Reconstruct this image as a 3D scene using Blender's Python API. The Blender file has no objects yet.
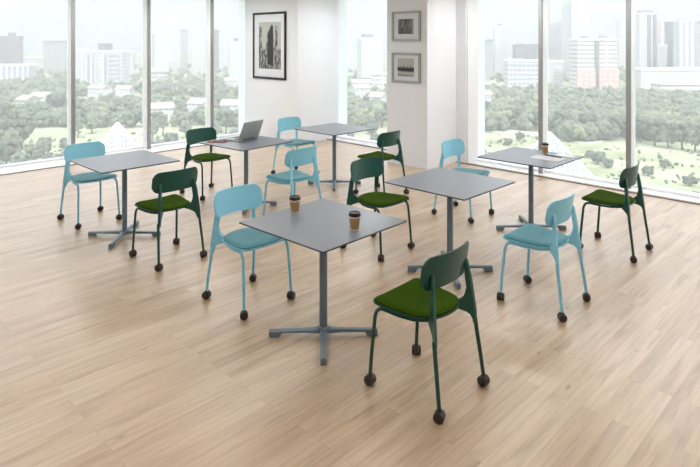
import bpy, bmesh, math, random
from mathutils import Vector, Matrix
random.seed(7)
PI = math.pi
C = bpy.context.scene.collection
H = 1.906            # eye height
F = 579.06           # focal length in pixels of a 700 px wide frame
R2 = math.sqrt(2)

# ------------------------------------------------------------------ helpers
def lin(r, g, b):
    def f(c):
        c /= 255.0
        return c/12.92 if c <= .04045 else ((c+.055)/1.055)**2.4
    return (f(r), f(g), f(b), 1)

def mat(name, col, rough=.5, metal=0, spec=.5, coat=0, bump=0, bump_scale=200, var=0, var_scale=8, sheen=0):
    m = bpy.data.materials.new(name); m.use_nodes = True
    nt = m.node_tree; b = nt.nodes['Principled BSDF']
    b.inputs['Base Color'].default_value = col
    b.inputs['Roughness'].default_value = rough
    b.inputs['Metallic'].default_value = metal
    b.inputs['Specular IOR Level'].default_value = spec
    b.inputs['Coat Weight'].default_value = coat
    b.inputs['Sheen Weight'].default_value = sheen
    tc = nt.nodes.new('ShaderNodeTexCoord')
    if var:
        n = nt.nodes.new('ShaderNodeTexNoise'); n.inputs['Scale'].default_value = var_scale
        n.inputs['Detail'].default_value = 4
        r = nt.nodes.new('ShaderNodeMapRange')
        r.inputs['To Min'].default_value = 1-var; r.inputs['To Max'].default_value = 1+var
        x = nt.nodes.new('ShaderNodeMix'); x.data_type = 'RGBA'; x.blend_type = 'MULTIPLY'
        x.inputs[0].default_value = 1; x.inputs[6].default_value = col
        nt.links.new(tc.outputs['Object'], n.inputs['Vector'])
        nt.links.new(n.outputs['Fac'], r.inputs['Value'])
        nt.links.new(r.outputs['Result'], x.inputs[7])
        nt.links.new(x.outputs[2], b.inputs['Base Color'])
    if bump:
        n = nt.nodes.new('ShaderNodeTexNoise'); n.inputs['Scale'].default_value = bump_scale
        n.inputs['Detail'].default_value = 3
        p = nt.nodes.new('ShaderNodeBump'); p.inputs['Strength'].default_value = bump
        p.inputs['Distance'].default_value = .002
        nt.links.new(tc.outputs['Object'], n.inputs['Vector'])
        nt.links.new(n.outputs['Fac'], p.inputs['Height'])
        nt.links.new(p.outputs['Normal'], b.inputs['Normal'])
    return m

def obj(name, bm, m, parent=None, smooth=True, loc=None):
    bmesh.ops.recalc_face_normals(bm, faces=bm.faces)
    me = bpy.data.meshes.new(name); bm.to_mesh(me); bm.free()
    if smooth:
        for p in me.polygons: p.use_smooth = True
        try: me.set_sharp_from_angle(angle=math.radians(38))
        except Exception: pass
    for mm in (m if isinstance(m, (list, tuple)) else [m]): me.materials.append(mm)
    o = bpy.data.objects.new(name, me); C.objects.link(o)
    if parent: o.parent = parent
    if loc: o.location = loc
    return o

def tag(o, label, cat, group=None):
    o['label'] = label; o['category'] = cat
    if group: o['group'] = group
    return o

def empty(name, loc=(0,0,0), rz=0):
    o = bpy.data.objects.new(name, None); C.objects.link(o)
    o.empty_display_size = .1; o.location = loc; o.rotation_euler = (0,0,rz)
    return o

def structure(o): o['kind'] = 'structure'; return o

def box(bm, x0, x1, y0, y1, z0, z1, bevel=0, seg=2, mi=0):
    v = [bm.verts.new(p) for p in ((x0,y0,z0),(x1,y0,z0),(x1,y1,z0),(x0,y1,z0),(x0,y0,z1),(x1,y0,z1),(x1,y1,z1),(x0,y1,z1))]
    fs = [bm.faces.new([v[i] for i in q]) for q in ((3,2,1,0),(4,5,6,7),(0,1,5,4),(1,2,6,5),(2,3,7,6),(3,0,4,7))]
    for f in fs: f.material_index = mi
    if bevel:
        es = list({e for f in fs for e in f.edges})
        bmesh.ops.bevel(bm, geom=es, offset=bevel, segments=seg, affect='EDGES', profile=.5)

def boxobj(name, dims, m, parent=None, bevel=0):
    bm = bmesh.new(); box(bm, *dims, bevel=bevel); return obj(name, bm, m, parent)

def tube(bm, pts, rad, n=10, caps=True, squash=None):
    pts = [Vector(p) for p in pts]
    rad = rad if isinstance(rad, (list, tuple)) else [rad]*len(pts)
    rings = []; up = None
    for i, p in enumerate(pts):
        t = (pts[min(i+1, len(pts)-1)]-pts[max(i-1, 0)]).normalized()
        if up is None:
            up = t.orthogonal().normalized()
        up = (up - t*up.dot(t)).normalized(); s = t.cross(up)
        rings.append([bm.verts.new(p+(up*math.cos(a)+s*math.sin(a))*rad[i]) for a in (2*PI*k/n for k in range(n))])
    for a, b in zip(rings, rings[1:]):
        for k in range(n): bm.faces.new((a[k], a[(k+1)%n], b[(k+1)%n], b[k]))
    if caps: bm.faces.new(rings[0][::-1]); bm.faces.new(rings[-1])

def bez(a, b, c, n=8):
    a, b, c = Vector(a), Vector(b), Vector(c)
    return [a*(1-t)**2+b*2*t*(1-t)+c*t*t for t in (i/n for i in range(n+1))]

def lathe(bm, prof, n=28, M=Matrix(), caps=True):
    rings = [[bm.verts.new(M @ Vector((r*math.cos(2*PI*k/n), r*math.sin(2*PI*k/n), z))) for k in range(n)] for r, z in prof]
    for a, b in zip(rings, rings[1:]):
        for k in range(n): bm.faces.new((a[k], a[(k+1)%n], b[(k+1)%n], b[k]))
    if caps: bm.faces.new(rings[0][::-1]); bm.faces.new(rings[-1])

def dup(root, loc, rz=0):
    def cp(o, par):
        c = o.copy(); C.objects.link(c)
        if par: c.parent = par; c.matrix_parent_inverse = o.matrix_parent_inverse
        for ch in kids.get(o.name, []): cp(ch, c)
        return c
    kids = {}
    for o in list(C.objects):
        if o.parent: kids.setdefault(o.parent.name, []).append(o)
    c = cp(root, None); c.location = loc; c.rotation_euler = (0,0,rz)
    return c

# ------------------------------------------------------------------ materials
M_blue   = mat('powder_coated_light_blue', lin(142,212,238), .42, var=.02)
M_bluec  = mat('teal_fabric', lin(70,138,152), .9, bump=.5, bump_scale=500, sheen=.3, var=.06, var_scale=60)
M_green  = mat('powder_coated_dark_green', lin(18,76,68), .34, var=.03)
M_greenc = mat('olive_green_fabric', lin(52,77,6), .95, spec=.08, bump=.5, bump_scale=500, sheen=0, var=.08, var_scale=60)
M_cast   = mat('dark_brown_nylon', lin(48,38,32), .35)
M_hub    = mat('grey_caster_axle', lin(120,122,120), .35, metal=.6)
M_top    = mat('grey_laminate', lin(128,136,148), .30, spec=.5, var=.015, var_scale=3)
M_edge   = mat('dark_laminate_edge', lin(66,70,76), .4)
M_pole   = mat('blue_grey_metal', lin(112,130,143), .35, metal=.25)
M_foot   = mat('dark_grey_plastic', lin(60,64,68), .5)
M_wall   = mat('white_plaster', lin(240,243,251), .85, bump=.15, bump_scale=90)
M_ceil   = mat('white_ceiling_paint', lin(246,246,248), .9)
M_frame  = mat('white_window_paint', lin(240,241,246), .45)
M_cap    = mat('grey_aluminium', lin(148,151,153), .5)
M_ledge  = mat('white_ledge_stone', lin(240,241,244), .45)
M_strip  = mat('brown_grey_threshold_metal', lin(128,118,112), .4)
M_black  = mat('black_frame_wood', lin(30,32,34), .4)
M_silver = mat('silver_grey_frame', lin(168,169,168), .4, metal=.2)
M_mat    = mat('white_mount_board', lin(224,229,236), .8)
M_paper  = mat('white_paper', lin(240,240,242), .8)
M_kraft  = mat('brown_card_sleeve', lin(172,138,92), .8)
M_cupw   = mat('white_paper_cup', lin(232,226,214), .6)
M_lid    = mat('dark_brown_plastic_lid', lin(34,18,14), .3)
M_lap    = mat('laptop_aluminium', lin(168,170,168), .45)
M_lapk   = mat('laptop_keys', lin(28,28,30), .5)
M_pink   = mat('dusty_red_card', lin(150,96,90), .7)
M_phone  = mat('black_glass', lin(20,18,18), .15)
M_steel  = mat('white_lattice_steel', lin(250,250,252), .5)

def floor_mat():
    m = bpy.data.materials.new('oak_strip_floor'); m.use_nodes = True; nt = m.node_tree; L = nt.links.new
    b = nt.nodes['Principled BSDF']; N = nt.nodes.new
    tc = N('ShaderNodeTexCoord'); sp = N('ShaderNodeSeparateXYZ'); cb = N('ShaderNodeCombineXYZ')
    L(tc.outputs['Object'], sp.inputs[0]); L(sp.outputs['Y'], cb.inputs['X']); L(sp.outputs['X'], cb.inputs['Y'])
    br = N('ShaderNodeTexBrick'); L(cb.outputs[0], br.inputs['Vector'])
    br.offset = .37; br.offset_frequency = 2; br.squash = 1
    br.inputs['Scale'].default_value = 1; br.inputs['Brick Width'].default_value = 1.15
    br.inputs['Row Height'].default_value = .078; br.inputs['Mortar Size'].default_value = .0011
    br.inputs['Mortar Smooth'].default_value = .3; br.inputs['Bias'].default_value = 0
    br.inputs['Color1'].default_value = (0,0,0,1); br.inputs['Color2'].default_value = (1,1,1,1); br.inputs['Mortar'].default_value = (.3,.3,.3,1)
    # grain: noise drawn out along the planks, shifted plank by plank
    off = N('ShaderNodeVectorMath'); off.operation = 'MULTIPLY_ADD'
    L(br.outputs['Color'], off.inputs[0]); off.inputs[1].default_value = (7,3,5); L(cb.outputs[0], off.inputs[2])
    mp = N('ShaderNodeMapping'); mp.inputs['Scale'].default_value = (2.2, 34, 1); L(off.outputs[0], mp.inputs['Vector'])
    g = N('ShaderNodeTexNoise'); g.inputs['Scale'].default_value = 1; g.inputs['Detail'].default_value = 6; g.inputs['Roughness'].default_value = .62
    L(mp.outputs[0], g.inputs['Vector'])
    mp2 = N('ShaderNodeMapping'); mp2.inputs['Scale'].default_value = (1.5, 9, 1); L(off.outputs[0], mp2.inputs['Vector'])
    g2 = N('ShaderNodeTexNoise'); g2.inputs['Scale'].default_value = 1.3; g2.inputs['Detail'].default_value = 3; L(mp2.outputs[0], g2.inputs['Vector'])
    r1 = N('ShaderNodeValToRGB'); e = r1.color_ramp.elements
    e[0].position = .0; e[0].color = lin(187,160,130); e[1].position = 1; e[1].color = lin(204,181,153)
    e.new(.5).color = lin(200,173,142)
    L(br.outputs['Color'], r1.inputs['Fac'])
    r2 = N('ShaderNodeValToRGB'); e = r2.color_ramp.elements
    e[0].position = .28; e[0].color = (.60,.52,.44,1); e[1].position = .60; e[1].color = (1.05,1.05,1.05,1)
    L(g.outputs['Fac'], r2.inputs['Fac'])
    r3 = N('ShaderNodeValToRGB'); e = r3.color_ramp.elements
    e[0].position = .30; e[0].color = (.60,.48,.36,1); e[1].position = .46; e[1].color = (1,1,1,1)
    L(g2.outputs['Fac'], r3.inputs['Fac'])
    def mul(a, c, f=1.0):
        x = N('ShaderNodeMix'); x.data_type = 'RGBA'; x.blend_type = 'MULTIPLY'; x.inputs[0].default_value = f
        L(a, x.inputs[6]); L(c, x.inputs[7]); return x.outputs[2]
    c = mul(r1.outputs[0], r2.outputs[0], .55); c = mul(c, r3.outputs[0], .6)
    # knots
    mk = N('ShaderNodeMapping'); mk.inputs['Scale'].default_value = (2.2, 5.5, 1); L(off.outputs[0], mk.inputs['Vector'])
    vo = N('ShaderNodeTexVoronoi'); vo.inputs['Scale'].default_value = 1.0; L(mk.outputs[0], vo.inputs['Vector'])
    rk = N('ShaderNodeValToRGB'); e = rk.color_ramp.elements
    e[0].position = .03; e[0].color = (.45,.36,.28,1); e[1].position = .085; e[1].color = (1,1,1,1)
    L(vo.outputs['Distance'], rk.inputs['Fac']); c = mul(c, rk.outputs[0], .8)
    # seams
    rs = N('ShaderNodeMapRange'); rs.inputs['To Min'].default_value = 1; rs.inputs['To Max'].default_value = .62
    L(br.outputs['Fac'], rs.inputs['Value']); cs = N('ShaderNodeCombineColor')
    for k in range(3): L(rs.outputs[0], cs.inputs[k])
    c = mul(c, cs.outputs[0], .8)
    L(c, b.inputs['Base Color'])
    b.inputs['Roughness'].default_value = .42; b.inputs['Specular IOR Level'].default_value = .75
    b.inputs['Coat Weight'].default_value = 1; b.inputs['Coat IOR'].default_value = 1.6; b.inputs['Coat Roughness'].default_value = .36
    bp = N('ShaderNodeBump'); bp.inputs['Strength'].default_value = .12; bp.inputs['Distance'].default_value = .002
    L(g.outputs['Fac'], bp.inputs['Height']); L(bp.outputs[0], b.inputs['Normal'])
    return m
M_floor = floor_mat()

VEIL = .09
def glass_mat():
    m = bpy.data.materials.new('window_glass'); m.use_nodes = True; nt = m.node_tree; N = nt.nodes.new; L = nt.links.new
    nt.nodes.remove(nt.nodes['Principled BSDF']); out = nt.nodes['Material Output']
    t = N('ShaderNodeBsdfTransparent'); t.inputs[0].default_value = (.97,.98,.98,1)
    g = N('ShaderNodeBsdfGlossy'); g.inputs['Roughness'].default_value = .02; g.inputs['Color'].default_value = (1,1,1,1)
    fr = N('ShaderNodeFresnel'); fr.inputs['IOR'].default_value = 1.25
    tr = N('ShaderNodeBsdfTranslucent'); tr.inputs['Color'].default_value = (.97,.98,1,1)
    m0 = N('ShaderNodeMixShader'); m0.inputs[0].default_value = VEIL; L(t.outputs[0], m0.inputs[1]); L(tr.outputs[0], m0.inputs[2])
    mx = N('ShaderNodeMixShader'); L(fr.outputs[0], mx.inputs[0]); L(m0.outputs[0], mx.inputs[1]); L(g.outputs[0], mx.inputs[2])
    L(mx.outputs[0], out.inputs['Surface']); return m
M_glass = glass_mat()

# ------------------------------------------------------------------ camera
cam = bpy.data.cameras.new('camera'); co = bpy.data.objects.new('camera', cam); C.objects.link(co)
co.location = (0,0,H); co.rotation_euler = (PI/2, 0, PI/4)
cam.sensor_width = 36; cam.lens = F*36/700
cam.shift_x = (350-341.2)/700; cam.shift_y = -(233.5-40.6)/700
cam.clip_end = 3000; cam.clip_start = .05
bpy.context.scene.camera = co

# ------------------------------------------------------------------ the room (X along the right window wall, Y along the left one)
CH = 2.76
XL, YR = -9.72, 8.0         # glass planes
XS, YS = -9.18, 7.68        # where the floor meets the ledges
YC = 6.95                   # fronts of the two columns
structure(boxobj('floor', (-9.18, 4.5, -4.5, 7.68, -.2, 0), M_floor))
structure(boxobj('ceiling', (-9.95, 4.5, -4.5, 8.25, CH, CH+.25), M_ceil))
structure(boxobj('wall_back', (-9.95, 4.7, -4.7, -4.5, 0, CH), M_wall))
structure(boxobj('wall_right', (4.5, 4.7, -4.5, 8.25, 0, CH), M_wall))
# ledges at floor level, outside the wooden floor
structure(boxobj('trim_1', (-9.95, XS-.03, -4.5, YC+.2, -.2, .006), M_ledge))
structure(boxobj('trim_2', (-8.08, 4.5, YS+.06, 8.25, -.2, .006), M_ledge))
structure(boxobj('trim_3', (XS-.03, XS, -4.5, YC, -.2, .010), M_strip))
structure(boxobj('trim_4', (-8.08, 4.5, YS, YS+.06, -.2, .012), M_strip))
# columns: wall pieces that stand into the room
structure(boxobj('wall_corner', (-9.95, -8.08, YC, 8.25, 0, CH), M_wall))
structure(boxobj('wall_centre', (-5.93, -5.15, YC, 7.70, 0, CH), M_wall))
structure(boxobj('wall_recess', (-5.80, -4.97, 7.70, 8.25, 0, CH), M_wall))
boxobj('jamb', (-4.97, -4.945, 7.72, 8.06, 0, CH), M_frame, bpy.data.objects['wall_recess'])

def window(name, mulls, axis, lo, hi, plane, inner, extra=()):
    """a run of floor-to-ceiling panes; every pane, mullion and mullion cap its own mesh"""
    w = structure(empty(name))
    def b(nm, a0, a1, p0, p1, z0, z1, m, par):
        d = (a0, a1, p0, p1, z0, z1) if axis == 'x' else (p0, p1, a0, a1, z0, z1)
        return boxobj(nm, d, m, par)
    s = 1 if inner > plane else -1
    cuts = [lo]+list(mulls)+[hi]
    for a, c in zip(cuts, cuts[1:]):
        b('glass_pane', a+.02, c-.02, min(plane, plane+.012*s), max(plane, plane+.012*s), .03, CH-.03, M_glass, w)
    for c in mulls:
        p0, p1 = sorted((plane-.05*s, inner-.03*s))
        mu = b('mullion', c-.028, c+.028, p0, p1, .006, CH, M_frame, w)
        q0, q1 = sorted((inner-.03*s, inner))
        b('mullion_cap', c-.028, c+.028, q0, q1, .006, CH, M_cap, mu)
    p0, p1 = sorted((plane-.04*s, plane+.04*s))
    b('bottom_rail', lo, hi, p0, p1, .006, .035, M_frame, w)
    b('top_rail', lo, hi, p0, p1, CH-.035, CH, M_frame, w)
    return w
SL = 1.285
window('window_1', [3.52-4*SL, 3.52-3*SL, 3.52-2*SL, 3.52-SL, 3.52, 3.52+SL, 3.52+2*SL], 'y', -4.5, YC, XL, XL+.15)
window('window_2', [], 'x', -8.08, -5.80, YR, YR-.06)
window('window_3', [-3.845+k*1.19 for k in range(7)], 'x', -4.945, 4.5, YR, YR-.13)
# fill panels added at the ceiling, out of view, to brighten the room
M_fill = bpy.data.materials.new('fill_panel_emission'); M_fill.use_nodes = True
nb = M_fill.node_tree.nodes['Principled BSDF']; nb.inputs['Emission Color'].default_value = (1,.975,.93,1); nb.inputs['Emission Strength'].default_value = 1.0
FILL_STRENGTH = 3.6; FILL_STRIP = 30.0
nb.inputs['Emission Strength'].default_value = FILL_STRENGTH
spots = [(x, y) for x in (-5.5, -2.75, 0.0) for y in (1.1, 4.0)]
nm_row = {-1.8:'behind the viewer', 1.1:'over the open floor', 4.0:'over the middle tables'}
nm_col = {-5.5:'nearest the left windows', -2.75:'in the middle row', 0.0:'in the row nearest the viewer'}
for x, y in spots:
    t = empty('added_fill_panel', (x, y, CH))
    bm = bmesh.new()
    for d in ((-.62,.62,-.62,-.60,-.02,0),(-.62,.62,.60,.62,-.02,0),(-.62,-.60,-.6,.6,-.02,0),(.60,.62,-.6,.6,-.02,0)): box(bm, *d)
    obj('frame', bm, M_frame, t)
    boxobj('fill_emitter', (-.6,.6,-.6,.6,-.012,-.001), M_fill, t)
    tag(t, 'added unseen ceiling fill light %s, %s' % (nm_row[y], nm_col[x]), 'ceiling light', 'added ceiling fill lights')

M_fill_strip = M_fill.copy(); M_fill_strip.name = 'fill_strip_emission'; M_fill_strip.node_tree.nodes['Principled BSDF'].inputs['Emission Strength'].default_value = FILL_STRIP  # unseen strips added along the windows to imitate stronger daylight
for x, y, rz, lab in [(-6.65,7.4,0,'added unseen fill strip above the recessed middle window'),(-3.9,7.35,0,'added unseen fill strip above the right windows, nearest the centre column'),(-2.1,7.35,0,'added unseen fill strip above the right windows, second from the centre column'),(-.3,7.35,0,'added unseen fill strip above the right windows, third from the centre column'),
                      (-8.9,5.6,PI/2,'added unseen fill strip above the left windows, nearest the left column'),(-8.9,3.6,PI/2,'added unseen fill strip above the left windows, second from the left column'),(-8.9,1.6,PI/2,'added unseen fill strip above the left windows, third from the left column')]:
    t = empty('added_fill_strip', (x, y, CH), rz); L_ = .6
    bm = bmesh.new(); box(bm, -L_-.02, L_+.02, -.09, -.075, -.03, 0); box(bm, -L_-.02, L_+.02, .075, .09, -.03, 0); box(bm, -L_-.02, -L_, -.075, .075, -.03, 0); box(bm, L_, L_+.02, -.075, .075, -.03, 0)
    obj('housing', bm, M_frame, t); boxobj('fill_emitter', (-L_, L_, -.074, .074, -.02, -.001), M_fill_strip, t); tag(t, lab, 'strip light', 'added fill strips along the windows')

# ------------------------------------------------------------------ chairs
def seat_outline(grow=0, n=72):
    """rounded seat: straight wide front with small corners, rear tapering to a round back"""
    pts = []
    xf, w = .225+grow, .207+grow
    def corner(cx, cy, r, a0, a1, k):
        return [(cx+r*math.cos(a), cy+r*math.sin(a)) for a in (a0+(a1-a0)*i/k for i in range(k+1))]
    half = []
    half += [(xf+.004, 0), (xf+.003, .06), (xf+.001, .11)]
    half += corner(xf-.045, w-.045, .045, 0, PI/2-.05, 7)
    half += [(.12, w+.001), (.06, w-.006), (0, w-.019)]
    xr = -.158-grow
    for i in range(1, 13):
        a = PI/2+ (PI/2)*i/12
        half.append((-.01+(abs(xr)-.01)*math.copysign(abs(math.cos(a))**.93, math.cos(a)), (w-.020)*abs(math.sin(a))**.88 if i < 12 else 0))
    other = [(x, -y) for x, y in half[1:-1]][::-1]
    return half+other
def zseat(x, y):
    return .452 + .010*(y/.2)**2 + .012*max(0, x/.22)**2 - .004 + (.020 if x < 0 else 0)*(abs(x)/.19)**2

def pad(bm, out, top, bot, rings=9):
    """closed solid between two height functions over an outline; top(x,y,t), t = 0 centre .. 1 rim"""
    n = len(out); cx = .01
    def layer(fn):
        c = bm.verts.new((cx, 0, fn(cx, 0, 0))); R = []
        for k in range(1, rings+1):
            t = (k/rings)**.75
            R.append([bm.verts.new((cx+(x-cx)*t, y*t, fn(cx+(x-cx)*t, y*t, t))) for x, y in out])
        for i in range(n): bm.faces.new((c, R[0][i], R[0][(i+1)%n]))
        for a, b in zip(R, R[1:]):
            for i in range(n): bm.faces.new((a[i], b[i], b[(i+1)%n], a[(i+1)%n]))
        return R[-1]
    a, b = layer(top), layer(bot)
    for i in range(n): bm.faces.new((a[i], b[i], b[(i+1)%n], a[(i+1)%n]))

def plate(bm, outline, y_of, th, s):
    """thin solid from an (x,z) outline; y_of(z) gives the mid plane, s the side"""
    # the web turns inward as it runs forward to the seat
    def back(z): return -.199+(.038 if z > .36 else 0)*max(0, (z-.36))/.33
    def pos(x, z, k):
        dx = max(0, x-back(z)); return (back(z)+dx*.74+k*.62*th/2*min(1, dx*30), s*(y_of(z)-dx*.62+k*th/2), z)
    A = [bm.verts.new(pos(x, z, 1)) for x, z in outline]
    B = [bm.verts.new(pos(x, z, -1)) for x, z in outline]
    fa = bm.faces.new(A); fb = bm.faces.new(B[::-1]); n = len(A)
    for i in range(n): bm.faces.new((A[i], A[(i+1)%n], B[(i+1)%n], B[i]))
    es = list(fa.edges)+list(fb.edges)
    bmesh.ops.bevel(bm, geom=es, offset=th*.3, segments=3, affect='EDGES', profile=.5)

def make_chair(shell, fabric):
    t = empty('cafe_chair')
    # seat shell and cushion
    bm = bmesh.new()
    pad(bm, seat_outline(.006), lambda x,y,k: zseat(x,y)-.002, lambda x,y,k: zseat(x,y)-.014-.010*(1-k**3))
    obj('seat_shell', bm, shell, t)
    bm = bmesh.new()
    pad(bm, seat_outline(-.001), lambda x,y,k: zseat(x,y)+.006+.018*(1-k**7)**.5, lambda x,y,k: zseat(x,y)-.0005)
    obj('seat_cushion', bm, fabric, t)
    # backrest: rounded oblong bent around the sitter
    bm = bmesh.new(); NU, NV = 28, 12
    def bp(u, v, off):
        # u,v in -1..1 on a squircle-like patch
        w = .219; h = .092; 
        y = u*w; zz = v*h
        # corner rounding: squeeze height near the ends, width stays
        au = abs(u)
        r = .30
        if au > 1-r:
            q = (au-(1-r))/r
            zz *= .18+.82*math.sqrt(max(0, 1-q**2.5))
        z = .700+zz + (.004*(1-u*u))
        x = -.170 + .050*(u*u) - .16*(z-.70) + off + .018*max(0, -(z-.70))/.09*0
        return (x, y, z)
    def grid(off, ins):
        return [[bm.verts.new(bp((-1+2*i/NU)*(1-ins), (-1+2*j/NV)*(1-ins*2), off)) for j in range(NV+1)] for i in range(NU+1)]
    G = [grid(.006, .012), grid(-.006, .012)]
    mid = grid(0, 0)
    for g in G:
        for i in range(NU):
            for j in range(NV): bm.faces.new((g[i][j], g[i+1][j], g[i+1][j+1], g[i][j+1]))
    def rim(g): 
        return [g[i][0] for i in range(NU)]+[g[NU][j] for j in range(NV)]+[g[i][NV] for i in range(NU, 0, -1)]+[g[0][j] for j in range(NV, 0, -1)]
    ra, rm, rb = rim(G[0]), rim(mid), rim(G[1]); keep = set(rm)
    for a, b in ((ra, rm), (rm, rb)):
        for i in range(len(a)): bm.faces.new((a[i], a[(i+1)%len(a)], b[(i+1)%len(a)], b[i]))
    bmesh.ops.delete(bm, geom=[v for r in mid for v in r if v not in keep], context='VERTS')
    obj('backrest', bm, shell, t)
    for s in (-1, 1):
        # front leg running back as the rail under the seat edge
        bm = bmesh.new()
        path = [(.229, s*.214, .052), (.222, s*.211, .16), (.208, s*.205, .32), (.203, s*.203, .375)]
        path += bez((.203, s*.203, .375), (.196, s*.201, .434), (.150, s*.194, .435), 8)[1:]
        path += [(.05, s*.184, .428), (-.03, s*.166, .428), (-.075, s*.140, .430), (-.105, s*.117, .433)]
        tube(bm, path, [.0105]*4+[.0105]*8+[.009, .009, .0085, .008], 12)
        obj('front_leg', bm, shell, t)
        # rear leg
        bm = bmesh.new()
        tube(bm, [(-.229, s*.214, .052), (-.215, s*.209, .16), (-.195, s*.200, .30), (-.186, s*.196, .375)], [.0105, .0108, .0115, .012], 12)
        yo = lambda z: .195 if z < .38 else .195-.026*min(1, (z-.38)/.31)
        out = [(-.198, .345), (-.196, .40), (-.190, .45), (-.184, .52), (-.172, .60), (-.158, .680), (-.152, .695), (-.139, .695), (-.134, .682),
               (-.137, .60), (-.144, .54), (-.144, .505), (-.132, .478), (-.100, .458), (-.056, .447), (-.058, .428), (-.100, .420), (-.142, .413), (-.167, .397), (-.174, .370), (-.177, .345)]
        plate(bm, out, yo, .023, s)
        obj('rear_leg', bm, shell, t)
    for x, y in ((.229,.214), (.229,-.214), (-.229,.214), (-.229,-.214)):
        c = empty('caster', (x, y, 0), random.uniform(0, 6)); c.parent = t
        bm = bmesh.new()
        tube(bm, [(0,0,.040), (0,0,.062)], .011, 12)
        # hood over the wheels
        M = Matrix.Translation((.0,0,.030)) @ Matrix.Rotation(PI/2, 4, 'X')
        lathe(bm, [(.010,-.009),(.0265,-.009),(.028,-.006),(.028,.006),(.0265,.009),(.010,.009)], 20, M)
        obj('hood', bm, M_cast, c)
        for s in (-1, 1):
            bm = bmesh.new()
            M = Matrix.Translation((0, s*.0165, .028)) @ Matrix.Rotation(PI/2*-s, 4, 'X')
            lathe(bm, [(.0277,-.006),(.028,-.003),(.028,.003),(.026,.0075),(.020,.0105),(.010,.0115),(.001,.012)], 22, M)
            obj('wheel', bm, M_cast, c)
    return t

proto_blue = make_chair(M_blue, M_bluec)
proto_green = make_chair(M_green, M_greenc)
CH_LIST = [
 ('b', -6.250, 2.467, 1.3, 'light blue cafe chair with teal cushion at the far-left table, beside the left windows'),
 ('g', -4.690, 2.532, 181., 'dark green cafe chair with olive cushion, back to the viewer, at the far-left table'),
 ('g', -6.279, 3.918, 1.4, 'dark green cafe chair with olive cushion behind the table with the laptop'),
 ('b', -4.692, 3.975, 181., 'light blue cafe chair with its back to the viewer at the table with the laptop'),
 ('b', -3.506, 2.541, 1.2, 'light blue cafe chair facing the front table with two coffee cups'),
 ('b', -6.301, 5.373, 0.4, 'light blue cafe chair at the empty back table in front of the tall framed picture'),
 ('g', -3.527, 3.992, 0.8, 'dark green cafe chair with olive cushion facing the empty middle table'),
 ('g', -4.743, 5.445, 181.7, 'dark green cafe chair at the empty back table, in front of the two small pictures'),
 ('g', -1.933, 2.603, 181.1, 'large nearest dark green cafe chair, back to the viewer, at the front table'),
 ('b', -3.551, 5.441, 1.2, 'light blue cafe chair behind the middle table, next to the white centre column'),
 ('b', -1.953, 4.051, 181.2, 'light blue cafe chair on the right side of the empty middle table'),
 ('g', -1.972, 5.499, 180.8, 'dark green cafe chair with olive cushion farthest right, before the right windows'),
]
first = {'b': proto_blue, 'g': proto_green}; used = set()
for k, x, y, a, lab in CH_LIST:
    if k in used: c = dup(first[k], (x, y, 0), math.radians(a))
    else:
        c = first[k]; used.add(k); c.location = (x, y, 0); c.rotation_euler = (0,0,math.radians(a))
    tag(c, lab, 'chair', 'cafe chairs on casters around the square tables')

# ------------------------------------------------------------------ tables
TH = .74
def make_table():
    t = empty('cafe_table'); h = .384
    bm = bmesh.new(); box(bm, -h, h, -h, h, TH-.004, TH, .0012, 1); obj('tabletop', bm, M_top, t)
    bm = bmesh.new(); box(bm, -h+.001, h-.001, -h+.001, h-.001, TH-.012, TH-.0042, .002, 1); obj('tabletop_core', bm, M_edge, t)
    bm = bmesh.new(); box(bm, -.15, .15, -.15, .15, TH-.018, TH-.012); box(bm, -.04, .04, -.04, .04, TH-.035, TH-.018); obj('mounting_plate', bm, M_pole, t)
    bm = bmesh.new(); box(bm, -.021, .021, -.021, .021, .04, TH-.018, .010, 4); obj('pole', bm, M_pole, t)
    bm = bmesh.new(); box(bm, -.034, .034, -.034, .034, .018, .062, .008, 3); obj('base_hub', bm, M_pole, t)
    for k in range(4):
        a = PI/4+k*PI/2
        M = Matrix.Rotation(a, 4, 'Z')
        bm = bmesh.new()
        secs = [(.0, .025, .056, .024), (.06, .023, .053, .027), (.12, .019, .048, .029), (.270, .0175, .044, .028), (.284, .0175, .044, .002), (.347, .017, .043, .002), (.350, .016, .041, .004)]
        rings = []
        for x, w, z1, z0 in secs:
            c = min(w*.35, (z1-z0)*.4)
            rings.append([bm.verts.new(M @ Vector(p)) for p in ((x,-w,z0),(x,w,z0),(x,w,z1-c),(x,w-c,z1),(x,-w+c,z1),(x,-w,z1-c))])
        for p, q in zip(rings, rings[1:]):
            for i in range(6): bm.faces.new((p[i], p[(i+1)%6], q[(i+1)%6], q[i]))
        bm.faces.new(rings[0][::-1]); bm.faces.new(rings[-1])
        arm = obj('base_arm', bm, M_pole, t, smooth=False)
        bm = bmesh.new(); lathe(bm, [(.012,0),(.013,.001),(.013,.0025)], 16, M @ Matrix.Translation((.318,0,0))); obj('foot_glide', bm, M_foot, arm)
    return t
TB = [
 (-2.727, 2.564, 1.7, 'grey square pedestal table nearest the viewer, two coffee cups on it'),
 (-2.752, 4.026, 0.3, 'empty grey square pedestal table in the middle of the room, right of the two-cup table'),
 (-2.774, 5.480, 0.4, 'grey square pedestal table with one cup and papers before the right windows'),
 (-5.488, 2.500, -0.3, 'empty grey square pedestal table farthest left, before the left windows'),
 (-5.505, 3.952, 5.1, 'grey square pedestal table with the open laptop on it'),
 (-5.500, 5.371, 0.0, 'empty grey square pedestal table at the back, between the two white columns'),
]
tb0 = make_table()
for i, (x, y, a, lab) in enumerate(TB):
    t = tb0 if i == 0 else dup(tb0, (x, y, 0), math.radians(a))
    if i == 0: t.location = (x, y, 0); t.rotation_euler = (0,0,math.radians(a))
    tag(t, lab, 'table', 'square pedestal tables')

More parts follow.
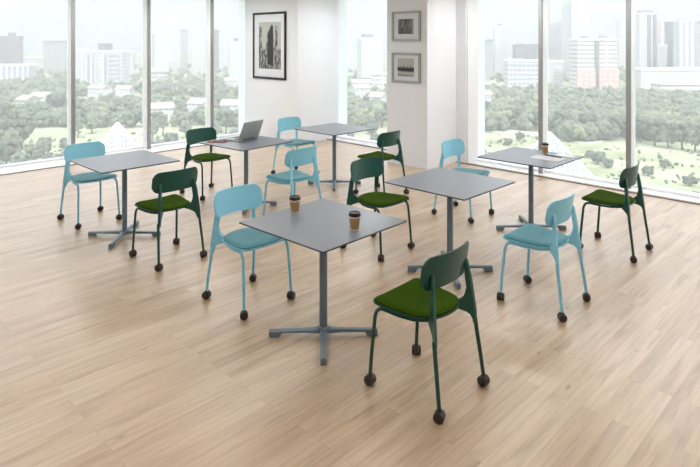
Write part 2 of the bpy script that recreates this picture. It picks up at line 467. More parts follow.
# ------------------------------------------------------------------ things on the tables
def make_cup():
    t = empty('coffee_cup')
    bm = bmesh.new(); lathe(bm, [(.0255,0),(.0262,.001),(.0375,.098),(.0385,.100)], 32); obj('cup_body', bm, M_cupw, t)
    bm = bmesh.new()
    r = lambda z: .0262+(.0375-.0262)*z/.098
    lathe(bm, [(r(.012)+.0002,.012),(r(.012)+.0012,.0122),(r(.084)+.0012,.0838),(r(.084)+.0002,.084)], 32, caps=False); obj('card_sleeve', bm, M_kraft, t)
    bm = bmesh.new(); lathe(bm, [(.0385,.096),(.0415,.097),(.0418,.101),(.0400,.104),(.0385,.113),(.0365,.1185),(.0335,.1188),(.032,.115),(.005,.114)], 32); obj('lid', bm, M_lid, t)
    return t
cup = make_cup()
for i, (x, y, lab) in enumerate([
    (-2.998, 2.554, 'takeaway coffee cup with brown sleeve on the front table, left of its twin'),
    (-2.460, 2.577, 'takeaway coffee cup with dark lid near the right edge of the front table'),
    (-2.731, 5.703, 'small takeaway coffee cup on the table before the right windows')]):
    c = cup if i == 0 else dup(cup, (x, y, TH+.0002))
    c.location = (x, y, TH+.0002); c.scale = (.94,.94,.93); tag(c, lab, 'cup', 'takeaway coffee cups')

# laptop: its screen back turned to the viewer
lp = empty('laptop', (-5.57, 4.03, TH), math.radians(12))
boxobj('keyboard_base', (-.240, 0, -.170, .170, .002, .016), M_lap, lp, .003)
bm = bmesh.new()
for i in range(12):
    for j in range(5): box(bm, -.085+.0-.019*j, -.085-.019*j+.016, -.135+i*.0228, -.135+i*.0228+.019, .016, .0175)
kb = obj('keys', bm, M_lapk, lp, smooth=False); kb.location = (.055,0,0)
boxobj('trackpad', (-.215,-.14,-.045,.045,.016,.0166), M_lapk, lp)
sc = boxobj('screen_lid', (0, .007, -.170, .170, 0, .232), M_lap, lp, .002)
sc.location = (-.004, 0, .017); sc.rotation_euler = (0, math.radians(23), 0)
so = boxobj('display', (-.0008, .0002, -.160, .160, .012, .222), M_phone, sc)
bm = bmesh.new(); tube(bm, [(0,-.11,.017),(0,.11,.017)], .006, 10); obj('hinge', bm, M_lapk, lp)
tag(lp, 'open grey laptop on the table before the left windows, lid back to the viewer', 'laptop')

nb_ = boxobj('notebook', (-.105,.105,-.075,.075,0,.008), M_pink, None, .002); nb_.location = (-5.735, 3.72, TH+.0002); nb_.rotation_euler = (0,0,math.radians(38))
tag(nb_, 'thin dusty red notebook lying beside the laptop', 'notebook')
ph = boxobj('phone', (-.07,.07,-.035,.035,0,.008), M_phone, None, .003); ph.location = (-5.73, 3.735, TH+.0084); ph.rotation_euler = (0,0,math.radians(60))
tag(ph, 'small black phone lying on the dusty red notebook', 'phone')

M_pad = mat('pale_grey_paper', lin(205,206,212), .6)
pd = boxobj('sheet_of_paper', (-.15,.15,-.105,.105,0,.003), M_pad, None); pd.location = (-2.61, 5.50, TH+.0002); pd.rotation_euler = (0,0,math.radians(2))
tag(pd, 'pale grey paper pad under the pen on the table before the right windows', 'paper')
p2 = boxobj('folded_leaflet', (-.09,.09,-.055,.055,0,.006), M_paper, None); p2.location = (-2.53, 5.745, TH+.0002); p2.rotation_euler = (0,0,math.radians(-4))
tag(p2, 'small white folded leaflet right of the cup by the right windows', 'leaflet')
bm = bmesh.new(); tube(bm, [(-.10,0,0),(-.092,0,0),(-.09,0,0),(.08,0,0),(.095,0,0)], [.0015,.004,.0055,.0055,.003], 12)
pn = obj('pen', bm, M_black); pn.location = (-2.60, 5.60, TH+.0092); pn.rotation_euler = (0,0,math.radians(-6))
tag(pn, 'black pen lying on the pale paper pad beside the cup', 'pen')

# ------------------------------------------------------------------ framed pictures (flat on the column fronts)
def picture_mat(name, kind):
    m = bpy.data.materials.new(name); m.use_nodes = True; nt = m.node_tree; N = nt.nodes.new; L = nt.links.new
    b = nt.nodes['Principled BSDF']; b.inputs['Roughness'].default_value = .5
    tc = N('ShaderNodeTexCoord'); mp = N('ShaderNodeMapping'); L(tc.outputs['Object'], mp.inputs[0])
    n = N('ShaderNodeTexNoise'); n.inputs['Detail'].default_value = 6; n.inputs['Scale'].default_value = 14
    mp.inputs['Scale'].default_value = {'tower': (1.6,1,.8), 'street': (1.5,1,.5), 'skyline': (2.5,1,1.2)}[kind]
    L(mp.outputs[0], n.inputs['Vector'])
    r = N('ShaderNodeValToRGB'); e = r.color_ramp.elements
    lo, hi = {'tower': (40,170), 'street': (22,120), 'skyline': (90,200)}[kind]
    e[0].position = .35; e[0].color = lin(lo,lo,lo); e[1].position = .68; e[1].color = lin(hi,hi,hi)
    L(n.outputs['Fac'], r.inputs['Fac']); L(r.outputs[0], b.inputs['Base Color']); return m
def flat(bm, pts, y, mi=0):
    f = bm.faces.new([bm.verts.new((x, y, z)) for x, z in pts]); f.material_index = mi
def framed(x0, x1, z0, z1, px0, px1, pz0, pz1, fw, fm, kind, label, depth=.03):
    xc, zc = (x0+x1)/2, (z0+z1)/2; w, h = (x1-x0)/2, (z1-z0)/2
    t = empty('framed_picture', (xc, YC, zc))
    bm = bmesh.new()
    for d in ((-w,w,-h,-h+fw),(-w,w,h-fw,h),(-w,-w+fw,-h+fw,h-fw),(w-fw,w,-h+fw,h-fw)):
        box(bm, d[0], d[1], -depth, -.001, d[2], d[3], .002, 1)
    obj('frame', bm, fm, t)
    boxobj('mount_board', (-w+fw, w-fw, -.014, -.002, -h+fw, h-fw), M_mat, t)
    bm = bmesh.new(); a0, a1, b0, b1 = px0-xc, px1-xc, pz0-zc, pz1-zc
    box(bm, a0, a1, -.0155, -.0141, b0, b1)
    W = a1-a0; Hh = b1-b0; P = lambda u, v: (a0+u*W, b0+v*Hh)
    light, dark, mid = 1, 2, 3
    if kind == 'tower':
        flat(bm, [P(0,.42),P(1,.42),P(1,1),P(0,1)], -.0158, light)
        flat(bm, [P(0,0),P(1,0),P(1,.40),P(.86,.46),P(.86,.9),P(.74,.93),P(.74,.45),P(.62,.97),P(.40,.78),P(.30,.35),P(.14,.5),P(.14,.88),P(0,.92)], -.0161, 0)
        flat(bm, [P(.40,.10),P(.66,.08),P(.66,.90),P(.60,.95),P(.42,.76)], -.0164, dark)
    elif kind == 'street':
        flat(bm, [P(.18,.40),P(.30,.45),P(.38,.42),P(.42,.95),P(.30,.9),P(.22,.6)], -.0158, mid)
        flat(bm, [P(.74,.2),P(.82,.35),P(.84,.98),P(.78,.98)], -.0158, mid)
        flat(bm, [P(.90,.05),P(.95,.05),P(.95,.98),P(.90,.98)], -.0158, light)
    else:
        flat(bm, [P(0,.50),P(1,.50),P(1,1),P(0,1)], -.0158, light)
        pts = [P(0,.30),P(1,.28),P(1,.48)]; 
        for i in range(12): u = 1-(i+.5)/12; pts += [P(u+.03,.46),P(u,.5+.18*((i*7)%5)/5+.05),P(u-.03,.46)]
        pts.append(P(0,.45)); flat(bm, pts, -.0161, dark)
        flat(bm, [P(0,.12),P(1,.12),P(1,.24),P(0,.22)], -.0161, light)
    ms = [picture_mat(kind+'_print', kind), mat('print_light_grey', lin(182,182,182), .6, var=.08, var_scale=20), mat('print_dark_grey', lin(44,46,46), .6, var=.35, var_scale=40), mat('print_mid_grey', lin(130,130,130), .6, var=.2, var_scale=40)]
    obj('print', bm, ms, t, smooth=False)
    return tag(t, label, 'picture', 'framed black and white photographs')
framed(-9.42, -8.40, 1.16, 2.455, -9.232, -8.549, 1.358, 2.265, .042, M_black, 'tower', 'tall black-framed monochrome city photograph on the left white column')
framed(-5.815, -5.267, 1.897, 2.353, -5.692, -5.398, 2.007, 2.235, .034, M_silver, 'street', 'upper of the two small grey-framed photographs on the centre column')
framed(-5.815, -5.267, 1.262, 1.719, -5.705, -5.385, 1.36, 1.635, .034, M_silver, 'skyline', 'lower of the two small grey-framed photographs on the centre column')

# ------------------------------------------------------------------ outside
G = -32.0
def far(px, D):
    xc = (px-341.2)/F*D
    return Vector(((xc-D)/R2, (xc+D)/R2, 0))
def depth(y): return F*(H-G)/(y-40.6)
def zat(y, D): return H-(y-40.6)*D/F

def ground_mat():
    m = bpy.data.materials.new('park_meadow'); m.use_nodes = True; nt = m.node_tree; N = nt.nodes.new; L = nt.links.new
    b = nt.nodes['Principled BSDF']; b.inputs['Roughness'].default_value = 1; b.inputs['Specular IOR Level'].default_value = .1
    tc = N('ShaderNodeTexCoord'); n = N('ShaderNodeTexNoise'); n.inputs['Scale'].default_value = .035; n.inputs['Detail'].default_value = 8
    n.inputs['Roughness'].default_value = .65
    L(tc.outputs['Object'], n.inputs['Vector'])
    r = N('ShaderNodeValToRGB'); e = r.color_ramp.elements
    e[0].position = .38; e[0].color = lin(140,148,112); e[1].position = .64; e[1].color = lin(196,200,176)
    e.new(.5).color = lin(176,182,150)
    L(n.outputs['Fac'], r.inputs['Fac']); L(r.outputs[0], b.inputs['Base Color']); return m
bm = bmesh.new()
N_ = 24
gc = far(341, 700)
boxg = boxobj('ground', (-900, 900, -760, 900, -4, 0), ground_mat()); boxg.location = (gc.x, gc.y, G); boxg.rotation_euler = (0,0,PI/4); structure(boxg)
gb_loc = boxg

M_path = mat('pale_concrete_path', lin(214,210,200), .9, var=.05)
def ribbon(name, pts, w, label):
    bm = bmesh.new(); P = [far(px, depth(y)) for px, y in pts]; vs = []
    for i, p in enumerate(P):
        t = (P[min(i+1,len(P)-1)]-P[max(i-1,0)]).normalized(); s = Vector((-t.y, t.x, 0))*w/2
        vs.append([bm.verts.new(p+s*k+Vector((0,0,G+z))) for k, z in ((-1,0),(-1,.25),(1,.25),(1,0))])
    for a, b in zip(vs, vs[1:]):
        for i in range(4): bm.faces.new((a[i], a[(i+1)%4], b[(i+1)%4], b[i]))
    bm.faces.new(vs[0]); bm.faces.new(vs[-1][::-1])
    o = obj(name, bm, M_path, smooth=False); tag(o, label, 'path'); return o
ribbon('park_path', [(470,129),(500,131),(530,134),(560,139),(600,143)], 8, 'pale path crossing the park outside the right windows')
ribbon('street', [(60,104),(90,101),(130,100),(180,104),(240,110)], 14, 'pale street in the park outside the left windows')
ribbon('park_road', [(655,124),(672,121),(700,119),(730,119)], 9, 'short pale road among the trees outside the right windows, farthest right')

def facade(name, wall, glass, su=3.0, sv=3.2, wu=.55, wv=.5, rough=.6):
    m = bpy.data.materials.new(name); m.use_nodes = True; nt = m.node_tree; N = nt.nodes.new; L = nt.links.new
    b = nt.nodes['Principled BSDF']; b.inputs['Roughness'].default_value = rough
    tc = N('ShaderNodeTexCoord'); sp = N('ShaderNodeSeparateXYZ'); L(tc.outputs['Object'], sp.inputs[0])
    def math_(op, a, c=None):
        x = N('ShaderNodeMath'); x.operation = op
        (L(a, x.inputs[0]) if hasattr(a, 'links') else setattr(x.inputs[0], 'default_value', a))
        if c is not None: (L(c, x.inputs[1]) if hasattr(c, 'links') else setattr(x.inputs[1], 'default_value', c))
        return x.outputs[0]
    u = math_('FRACT', math_('DIVIDE', math_('ADD', sp.outputs['X'], sp.outputs['Y']), su*.6))
    v = math_('FRACT', math_('DIVIDE', sp.outputs['Z'], sv*.68))
    fac = math_('MULTIPLY', math_('LESS_THAN', u, wu), math_('LESS_THAN', v, wv))
    # no windows on roofs
    ge = N('ShaderNodeNewGeometry'); sn = N('ShaderNodeSeparateXYZ'); L(ge.outputs['Normal'], sn.inputs[0])
    fac = math_('MULTIPLY', fac, math_('LESS_THAN', math_('ABSOLUTE', sn.outputs['Z']), .5))
    x = N('ShaderNodeMix'); x.data_type = 'RGBA'; L(fac, x.inputs[0]); x.inputs[6].default_value = wall; x.inputs[7].default_value = glass
    L(x.outputs[2], b.inputs['Base Color']); return m
GL = lin(96,104,116)
F_white  = facade('white_grid_facade', lin(222,222,226), lin(172,176,186), 4, 3.6, .5, .45)
F_band   = facade('banded_facade', lin(226,224,222), lin(166,166,170), 60, 4.4, .97, .42)
F_grey   = facade('grey_facade', lin(186,188,190), lin(142,148,154), 4, 4, .5, .5)
F_brown  = facade('mauve_brown_facade', lin(140,122,124), lin(116,104,110), 50, 5, .96, .4)
F_pale   = facade('pale_tower_facade', lin(218,218,222), lin(180,184,192), 4, 3.8, .4, .5)
F_gridb  = facade('blue_grid_facade', lin(220,222,228), lin(160,168,184), 5, 4.6, .82, .6)
F_pink   = facade('pink_facade', lin(226,186,186), lin(234,220,218), 7, 5, .4, .35)
F_ribs   = facade('vertical_rib_facade', lin(222,222,226), lin(170,172,186), 7, 400, .45, 1.1)
F_dark   = facade('dark_grey_facade', lin(136,138,144), lin(110,114,122), 6, 6, .5, .5)
M_roofp  = mat('roof_plant_grey', lin(140,140,144), .8)
FOOT = []
def building(px0, px1, yt, D, mat_, label, dw=.6, yaw=0, plant=None, extra=None, cat='building'):
    """a building D metres off whose front spans px0..px1; yaw turns it away from facing the room"""
    w = (px1-px0)/F*D; zt = zat(yt, D); ca = abs(math.cos(yaw)); sa = abs(math.sin(yaw))
    a = w/(ca+dw*sa); d = a*dw
    c = far((px0+px1)/2, D+ (d*ca+a*sa)/2)
    t = empty('building', (c.x, c.y, G), PI/4+yaw)
    h = zt-G; FOOT.append((c.x, c.y, math.hypot(a, d)/2+4))
    boxobj('body', (-a/2, a/2, -d/2, d/2, 0, h), mat_, t)
    bm = bmesh.new()
    e = min(a, d)*.02+.3
    for q in ((-a/2-e,a/2+e,-d/2-e,-d/2+e),(-a/2-e,a/2+e,d/2-e,d/2+e),(-a/2-e,-a/2+e,-d/2+e,d/2-e),(a/2-e,a/2+e,-d/2+e,d/2-e)): box(bm, q[0], q[1], q[2], q[3], h-.4, h+1.2)
    obj('parapet', bm, M_roofp if mat_ in (F_dark, F_brown, F_grey) else M_wall_out, t)
    for (u0, u1, hh) in (plant or []):
        boxobj('roof_plant', (-a/2+u0*a, -a/2+u1*a, -d/4, d/4, h, h+hh), M_roofp, t)
    for ex in (extra or []):   # a narrower vertical bay of another finish: u0,u1,height factor,material
        boxobj('facade_bay', (-a/2+ex[0]*a, -a/2+ex[1]*a, -d/2-1.2, -d/2+1, 0, h*ex[2]), ex[3], t)
    tag(t, label, cat, 'city buildings outside'); return t
M_wall_out = mat('pale_render', lin(240,240,240), .8)
# through the left windows
building(-8, 23, 37, 620, F_brown, 'mauve-brown high block farthest left beyond the left windows', .8, .35, [(.55,.75,5)])
building(-6, 33, 66, 470, F_ribs, 'low white ribbed building in front of the mauve-brown block', .5, .1)
building(46, 68, 42, 600, F_grey, 'grey gridded tower just left of the first window post', .5)
building(74, 86, 50, 430, F_white, 'white tower with small windows right of the first window post', .6)
building(84, 128, 52, 405, F_white, 'broad white apartment slab behind the glass pyramid and far-left table', .35, -.12, [(.35,.62,6)],
         [(.10,.28,.93,F_ribs),(.50,.66,.93,F_ribs),(.72,.92,.93,F_gridb)])
building(127, 134, 53, 560, F_pale, 'narrow pale tower at the right end of the white slab', .8)
building(152, 169, 34, 560, F_pale, 'pale tower with a grey side, right of the second window post', .6, .6)
building(148, 166, 71, 430, F_band, 'low white banded building at the foot of the pale twin-faced tower', .5)
building(181, 187, 31, 620, F_grey, 'slim grey tower left of the third window post', .8)
building(193, 205, 29, 580, F_pale, 'tall pale tower directly left of the third window post', .6)
building(211, 219, 31, 600, F_dark, 'slim dark tower directly right of the third window post', .7, .4)
building(220, 229, 45, 680, F_pale, 'pale far block between the slim dark tower and the white grid block', .6)
building(229, 250, 43, 480, F_white, 'white gridded block beside the left white column', .6, .2, [(.2,.5,4)])
building(226, 246, 80, 375, F_white, 'low white building in the trees left of the left column', .6)
building(171, 183, 60, 640, F_pale, 'short pale far block between two window posts on the left', .6)
building(24, 46, 58, 700, F_pale, 'faint far block between the mauve-brown and grey towers', .5)
# through the middle window
building(338, 346, 27, 560, F_grey, 'slim grey tower at the left edge of the middle window', .8)
building(347, 357, 42, 640, F_pale, 'pale block left of the big one in the middle window', .6)
building(357, 383, 39, 470, F_white, 'big white block seen through the middle window', .6, .3, [(.15,.6,4)])
building(352, 370, 82, 370, F_pale, 'low pale building in the middle window, left of the boxy one', .6)
building(371, 386, 74, 400, F_band, 'low banded building at the right edge of the middle window', .6)
# through the right windows
building(472, 492, 41, 520, F_grey, 'grey pale block at the left edge of the right windows', .8, .4)
building(494, 505, 27, 540, F_pale, 'tall thin white tower with a red-tinted top left of the gridded block', .7, 0, [(.3,.7,3)])
building(505, 512, 26, 560, F_pale, 'tall thin pale tower behind the left end of the gridded block', .7)
building(514, 541, 46, 520, F_dark, 'dark grey block rising behind the gridded office block', .4, 0, [(.1,.4,2),(.6,.9,2)])
building(506, 546, 61, 400, F_gridb, 'wide office block with blue-grey window grid left of the first right post', .35, 0, [(.50,.72,7)])
building(548, 562, -6, 560, F_pale, 'very tall pale tower directly right of the first right post', .7)
building(562, 588, -18, 520, F_white, 'tallest tower, white with blue-grey side, behind the pink building', .55, .35, None, [(.0,.18,1,F_pale)])
bp = building(573, 613, 40, 400, F_band, 'white banded building with pink lower floors and two round roof tanks', .5, 0, None, [(.44,.53,.98,F_dark),(-.02,1.02,.42,F_pink)])
for u in (-9.5, 3.5):
    bm = bmesh.new(); lathe(bm, [(2.9,0),(3.0,1.5),(2.4,2.6),(1.2,3.2),(.2,3.3)], 16); o = obj('roof_tank', bm, M_roofp, bp); o.location = (u+2, -3, zat(40,400)-G)
building(546, 562, 62, 430, F_white, 'mid-height white block beside the first right post, left of the pink-floored building', .5)
building(618, 623, 20, 700, F_pale, 'needle-thin far tower left of the second right post', 1.0)
building(637, 654, 14, 470, F_white, 'tall white tower directly right of the second right post', .6, 0, [(.1,.9,3)], [(.45,.62,.99,F_dark),(.8,.95,.99,F_dark)])
building(653, 659, 19, 500, F_pink, 'narrow pink tower side behind the tower right of the second post', .9)
building(656, 666, 46, 480, F_pale, 'plain pale mid-height block between the pink tower and the dark block', .6)
building(667, 680, 23, 480, F_dark, 'dark grey tower behind the white one at the right', .7)
building(676, 693, 21, 440, F_ribs, 'white smooth tower at the right edge with rib panels', .7, 0, [(.2,.7,2)])
building(691, 716, 22, 450, F_grey, 'grey striped tower cut by the right edge of view', .7)
building(634, 720, 70, 395, F_white, 'long low white building with a window grid at the right', .2, .05)
building(655, 740, 84, 350, F_band, 'lower white banded annex in front of the long low building', .2)

# trees
def leaf_mat(name, a, b_):
    m = bpy.data.materials.new(name); m.use_nodes = True; nt = m.node_tree; N = nt.nodes.new; L = nt.links.new
    b = nt.nodes['Principled BSDF']; b.inputs['Roughness'].default_value = .9; b.inputs['Specular IOR Level'].default_value = .15
    tc = N('ShaderNodeTexCoord'); n = N('ShaderNodeTexNoise'); n.inputs['Scale'].default_value = .9; n.inputs['Detail'].default_value = 6; n.inputs['Roughness'].default_value = .75
    ge = N('ShaderNodeNewGeometry'); L(ge.outputs['Position'], n.inputs['Vector'])
    r = N('ShaderNodeValToRGB'); e = r.color_ramp.elements
    e[0].position = .38; e[0].color = a; e[1].position = .62; e[1].color = b_
    L(n.outputs['Fac'], r.inputs['Fac']); L(r.outputs[0], b.inputs['Base Color'])
    bp = N('ShaderNodeBump'); bp.inputs['Strength'].default_value = 1; bp.inputs['Distance'].default_value = 1.2
    L(n.outputs['Fac'], bp.inputs['Height']); L(bp.outputs[0], b.inputs['Normal'])
    return m
M_leaf = [leaf_mat('dark_foliage', lin(92,104,92), lin(140,152,132)), leaf_mat('mid_foliage', lin(114,126,108), lin(164,174,148)), leaf_mat('yellow_green_foliage', lin(140,150,108), lin(182,190,154))]
M_trunk = mat('grey_brown_bark', lin(98,88,76), .9)
from mathutils import noise
def ico(sub):
    bm = bmesh.new(); bmesh.ops.create_icosphere(bm, subdivisions=sub, radius=1); bm.verts.ensure_lookup_table()
    r = ([tuple(v.co) for v in bm.verts], [tuple(v.index for v in f.verts) for f in bm.faces]); bm.free(); return r
ICO = {s_: ico(s_) for s_ in (1, 2, 3)}
class Crowns:
    def __init__(self): self.v = []; self.f = []; self.m = []
    def build(self, name, mats_, parent=None):
        me = bpy.data.meshes.new(name); me.from_pydata(self.v, [], self.f)
        for q in mats_: me.materials.append(q)
        me.polygons.foreach_set('material_index', self.m); me.polygons.foreach_set('use_smooth', [True]*len(self.f)); me.update()
        o = bpy.data.objects.new(name, me); C.objects.link(o)
        if parent: o.parent = parent
        return o
def crown(bm, c, r, hz, rng, blobs=7, sub=2, mi=0, q_=1.0):
    V, Fc = ICO[sub]
    for b in range(blobs):
        a = rng.uniform(0, 2*PI); q = rng.uniform(.0, .75)*r; z = rng.uniform(-.5, .75)*hz
        rr = r*q_*rng.uniform(.38, .62)*(1.0-.25*max(0, z/hz))
        cc = Vector((c[0]+q*math.cos(a), c[1]+q*math.sin(a), c[2]+z)); base = len(bm.v)
        for d in V:
            d = Vector(d); k = 1+.34*noise.noise(d*2.2+cc)+.25*noise.noise(d*5+cc)
            bm.v.append(tuple(cc+d*rr*k))
        bm.f += [(x+base, y+base, z_+base) for x, y, z_ in Fc]; bm.m += [mi]*len(Fc)
rng = random.Random(3)
protos = []
for k, (rad, hz, m, tall) in enumerate([(4.2,4.0,0,6.5),(3.6,3.4,1,5.2),(3.8,3.2,2,5.0),(2.6,4.6,1,6.5),(3.0,2.0,0,2.6)]):
    t = empty('tree')
    bm = bmesh.new(); tube(bm, [(0,0,-.3),(.1,.05,tall*.4),(.0,.1,tall)], [.35,.28,.12], 8)
    tube(bm, [(0,0,tall*.45),(1.0,.4,tall*.8)], [.16,.07], 6); tube(bm, [(0,0,tall*.5),(-.9,-.5,tall*.85)], [.16,.07], 6)
    obj('trunk', bm, M_trunk, t)
    bm = Crowns(); crown(bm, (0,0,tall), rad, hz, rng, 60, 2, 0, .55); bm.build('foliage', [M_leaf[m]], t)
    protos.append(t)
usedp = set()
TREES = []
# nearest trees, each on its own: (px, foot y, kind, scale)
for px, y, k, s in [(-4,150,0,1.2),(10,158,1,1.1),(22,150,0,1.15),(34,166,1,.9),(6,172,0,1.),(20,176,1,.9),(44,158,1,.85),(50,172,4,1.0),(62,166,4,.9),(30,178,4,1.1),
                    (2,128,2,1.3),(14,122,2,1.2),(16,135,1,1.2),(-3,138,0,1.3),(30,126,1,1.1),(56,118,0,1.2),(46,123,1,1.1),
                    (78,138,3,.8),(92,134,1,.8),(66,150,4,1.),(80,160,4,1.),(96,152,4,.8),(152,140,1,.9),(163,136,3,.9),(172,146,4,1.1),(186,138,1,.9),(196,146,4,1.),(158,152,4,.9),
                    (215,140,1,.9),(226,134,0,.9),(236,144,4,1.1),(243,136,1,.8),(220,150,4,1.),
                    (344,128,1,.8),(352,134,4,1.),(362,128,1,.8),(372,134,4,1.),(382,128,0,.9),(348,142,4,.9),(376,144,4,.9),
                    (482,118,0,1.1),(490,123,1,1.),(500,126,2,.8),(512,124,0,1.),(524,127,1,1.),(536,130,0,1.),(550,132,1,1.),(562,134,0,1.1),(574,134,1,1.),(588,136,0,1.1),(602,137,1,1.),(616,138,0,1.1),(640,142,0,1.1),(655,146,0,1.2),(668,148,1,1.1),(682,150,0,1.2),(695,152,1,1.2),(708,154,0,1.2),
                    (520,140,4,.8),(508,146,4,.7),(598,164,4,1.0),(608,168,4,.8),(590,158,4,.7),(648,176,4,.7),(690,186,4,.8),(665,168,4,.7)]:
    TREES.append((px, y, k, s))
KIND = ['dark bushy', 'mid-green round', 'yellow-green', 'slender upright', 'low dark spreading']
def where(px, y):
    w = 'left windows' if px < 250 else ('middle window' if px < 400 else 'right windows')
    near = 'close below' if y > 150 else ('midway out' if y > 132 else 'farther out')
    return w, near
# order inside each window gives each tree its own place
bywin = {}
for T_ in TREES: bywin.setdefault((where(T_[0],T_[1]), T_[2]), []).append(T_)
ordn = ['leftmost','second from left','third from left','fourth from left','fifth from left','sixth from left','seventh from left','eighth from left','ninth from left','tenth from left']
for (wn, k), lst in bywin.items():
    lst.sort()
    for i, (px, y, k_, s) in enumerate(lst):
        D = depth(y); p = far(px, D); p.z = G
        t = protos[k] if k not in usedp else dup(protos[k], p)
        usedp.add(k); t.location = p; FOOT.append((p.x, p.y, 5.0)); t.rotation_euler = (0,0,rng.uniform(0,6)); s *= .72 if px > 400 else .85; t.scale = (s,s,s*rng.uniform(.9,1.1))
        pos = (ordn[i]+' of its kind there, ') if len(lst) > 1 else ''
        tag(t, '%s tree %s the %s%s' % (KIND[k], {'close below':'close below','midway out':'midway out from','farther out':'far out beyond'}[wn[1]], wn[0], (', '+ordn[i]) if len(lst) > 1 else ''), 'tree', 'park trees outside the windows')
# small houses among the trees on the left
M_hroof = mat('pale_roof', lin(178,172,168), .8)
for i, (px, y, w, h, lab) in enumerate([(28,112,10,6,'small white house among the trees, leftmost'),(42,108,12,6,'white house with pale roof in the woodland left of the first window post'),(58,110,11,5,'low white house beside the first window post'),
        (100,98,16,6,'white low hall behind the glass pyramid'),(125,97,12,5,'small pale house right of the white hall'),(160,122,14,6,'pale house in the trees right of the second window post'),(200,116,12,6,'pale house left of the third window post'),(232,118,12,6,'pale house just left of the left column'),
        (360,100,14,7,'boxy white house in the middle window'),(378,108,9,6,'small white house at the right of the middle window'),(480,108,14,7,'white house at the left edge of the right windows')]):
    D = depth(y); p = far(px, D); FOOT.append((p.x, p.y, w*.5+6.5)); t = empty('house', (p.x, p.y, G), PI/4+(i%3-1)*.4)
    w *= .7; boxobj('walls', (-w/2,w/2,-4,4,0,h), F_pale, t)
    bm = bmesh.new(); v = [bm.verts.new(q) for q in ((-w/2-.5,-4.5,h),(w/2+.5,-4.5,h),(w/2+.5,4.5,h),(-w/2-.5,4.5,h),(-w/2-.5,0,h+2.2),(w/2+.5,0,h+2.2))]
    for q in ((0,1,5,4),(2,3,4,5),(1,2,5),(3,0,4),(3,2,1,0)): bm.faces.new([v[k] for k in q])
    obj('roof', bm, M_hroof, t, smooth=False); tag(t, lab, 'house', 'small houses outside')

# the woodland behind them: nobody could count it
def woodland(px0, px1, y_of, n, name, label, scale=1.0):
    bm = Crowns(); r_ = random.Random(len(name)*7+int(px0)%97)
    for i in range(n):
        px = r_.uniform(px0, px1); ya, yb = y_of(px); y = r_.uniform(ya, yb); D = depth(y); p = far(px, D)
        if any((p.x-fx)**2+(p.y-fy)**2 < fr*fr for fx, fy, fr in FOOT): continue
        s = r_.uniform(1.6, 3.6)*scale
        crown(bm, (p.x, p.y, G+s*1.0), s, s*.85, r_, 7, 1, r_.choice([0,0,1,1,1,2]))
    o = bm.build(name, M_leaf); o['kind'] = 'stuff'; tag(o, label, 'woodland'); return o
woodland(-15, 72, lambda p: (84, 128), 900, 'woodland', 'dense woodland outside the left windows, left part')
woodland(70, 250, lambda p: (86, 98) if random.Random(int(p*9)).random() < .5 else (105, 128), 1100, 'woodland', 'mixed trees outside the left windows, right part')
woodland(338, 390, lambda p: (86, 126), 260, 'woodland', 'pale trees outside the middle window')
woodland(470, 720, lambda p: (93, 132) if p < 560 else (97, 142), 2300, 'woodland', 'dense woodland outside the right windows')
woodland(-30, 760, lambda p: (68, 84), 700, 'woodland', 'far line of trees at the feet of the city buildings', 1.0)
# small bushes scattered on the meadow
def scrub(name, label, rects, n):
    bm = Crowns(); r_ = random.Random(11+n)
    for i in range(n):
        x0, x1, y0, y1 = r_.choice(rects); D = depth(r_.uniform(y0, y1)); p = far(r_.uniform(x0, x1), D); s = r_.uniform(.3, .9)
        crown(bm, (p.x, p.y, G+s*.4), s, s*.6, r_, 3, 1, r_.choice([1,1,2,2,0]))
    o = bm.build(name, M_leaf); o['kind'] = 'stuff'; tag(o, label, 'bushes'); return o
scrub('scrub', 'low scrub over the meadow outside the left windows', [(-10,70,140,180),(70,250,130,165)], 420)
scrub('scrub', 'low scrub over the meadow outside the right windows', [(470,560,135,165),(560,720,140,200)], 260)

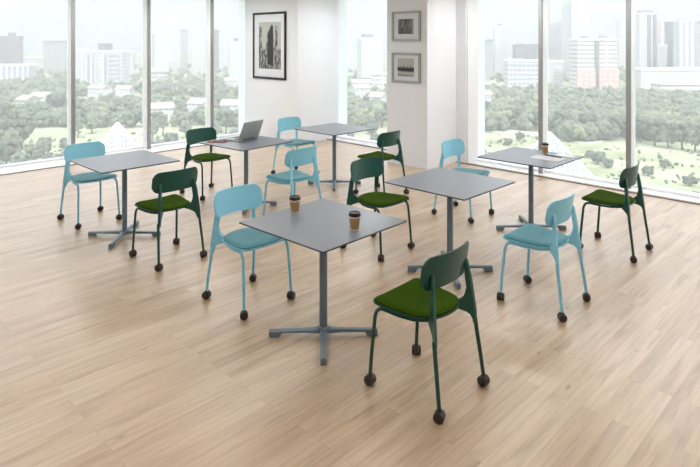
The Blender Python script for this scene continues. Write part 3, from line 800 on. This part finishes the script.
# the two lattice glass pyramids just outside
def lattice_glass():
    m = bpy.data.materials.new('pyramid_lattice_glass'); m.use_nodes = True; nt = m.node_tree; N = nt.nodes.new; L = nt.links.new
    b = nt.nodes['Principled BSDF']; out = nt.nodes['Material Output']
    b.inputs['Base Color'].default_value = lin(176,184,206); b.inputs['Roughness'].default_value = .2
    t = N('ShaderNodeBsdfTransparent'); mx = N('ShaderNodeMixShader'); mx.inputs[0].default_value = .4
    L(t.outputs[0], mx.inputs[1]); L(b.outputs[0], mx.inputs[2]); L(mx.outputs[0], out.inputs['Surface']); return m
M_lat = lattice_glass()
def pyramid(px, ytop, ybase, D, halfw_px, yaw, label):
    p = far(px, D); zt = zat(ytop, D); zb = zat(ybase, D)-1.0
    hw = halfw_px/F*D*(zt-zb)/(zt-zat(ybase, D))
    t = empty('glass_pyramid', (p.x, p.y, zb), yaw); h = zt-zb
    cs = [Vector((hw*math.cos(a), hw*math.sin(a), 0)) for a in (0, PI/2, PI, 3*PI/2)]; top = Vector((0,0,h))
    for i in range(4):
        bm = bmesh.new(); a, b = cs[i], cs[(i+1)%4]
        nrm = (b-a).cross(top-a).normalized()*.01
        A = [bm.verts.new(q) for q in (a,b,top)]; B = [bm.verts.new(q-nrm) for q in (a,b,top)]
        bm.faces.new(A); bm.faces.new(B[::-1])
        for k in range(3): bm.faces.new((A[k], A[(k+1)%3], B[(k+1)%3], B[k]))
        obj('glass_face', bm, M_lat, t, smooth=False)
        bm = bmesh.new(); r = .0052*D/10
        for k in range(1, 16):
            u = k/16
            tube(bm, [a.lerp(b, u), a.lerp(top, u)], r, 5); tube(bm, [a.lerp(b, u), b.lerp(top, 1-u)], r, 5)
        obj('lattice', bm, M_steel, t)
        bm = bmesh.new(); tube(bm, [cs[i], top], r*6, 8); obj('ridge_bar', bm, M_steel, t)
    boxobj('curb', (-hw*.72, hw*.72, -hw*.72, hw*.72, -8, 0), M_wall_out, t).rotation_euler = (0,0,PI/4)
    tag(t, label, 'glass pyramid', 'lattice glass pyramids outside the windows'); return t
pyramid(117.5, 123.5, 158, 17, 26, PI/4+.35, 'white lattice glass pyramid outside the left windows, behind the far-left table')
pyramid(549, 133, 172, 15, 38, PI/4-.3, 'white lattice glass pyramid outside the right windows, behind the table with papers')

# haze over the city and the park
HAZE = .0014
hz = bpy.data.materials.new('city_haze'); hz.use_nodes = True; nt = hz.node_tree
nt.nodes.remove(nt.nodes['Principled BSDF'])
vs = nt.nodes.new('ShaderNodeVolumeScatter'); vs.inputs['Color'].default_value = (.97,.98,1,1); vs.inputs['Density'].default_value = HAZE; vs.inputs['Anisotropy'].default_value = .2
nt.links.new(vs.outputs[0], nt.nodes['Material Output'].inputs['Volume'])
hb = boxobj('haze', (-700, 700, -650, 250, 0, 150), hz); c_ = far(341, 700); hb.location = (c_.x, c_.y, G-3); hb.rotation_euler = (0,0,PI/4)
hb['kind'] = 'stuff'; tag(hb, 'pale daylight haze over the park and the city outside', 'haze')

# ------------------------------------------------------------------ light
w = bpy.data.worlds.new('sky'); bpy.context.scene.world = w; w.use_nodes = True; nt = w.node_tree
bg = nt.nodes['Background']; N = nt.nodes.new; L = nt.links.new
tc = N('ShaderNodeTexCoord'); sp = N('ShaderNodeSeparateXYZ'); L(tc.outputs['Generated'], sp.inputs[0])
r = N('ShaderNodeValToRGB'); e = r.color_ramp.elements
e[0].position = .0; e[0].color = (.70,.735,.80,1); e[1].position = .9; e[1].color = (1.25,1.32,1.45,1); q3 = e.new(.06); q3.color = (.74,.78,.86,1); q4 = e.new(.35); q4.color = (1.02,1.06,1.14,1)
L(sp.outputs['Z'], r.inputs['Fac']); L(r.outputs[0], bg.inputs['Color']); bg.inputs['Strength'].default_value = 1.36
sl = bpy.data.lights.new('sun', 'SUN'); sl.energy = 3.1; sl.angle = math.radians(4); sl.color = (1,.97,.92)
so = bpy.data.objects.new('sun', sl); C.objects.link(so)
so.rotation_euler = Vector((-.9, .5, -1.5)).to_track_quat('-Z', 'Y').to_euler()
so.location = (0,0,30)

vsx = bpy.context.scene.view_settings
vsx.view_transform = 'Standard'; vsx.look = 'None'; vsx.gamma = 1; vsx.exposure = 0.35; vsx.use_curve_mapping = False
bpy.context.scene.display_settings.display_device = 'sRGB'
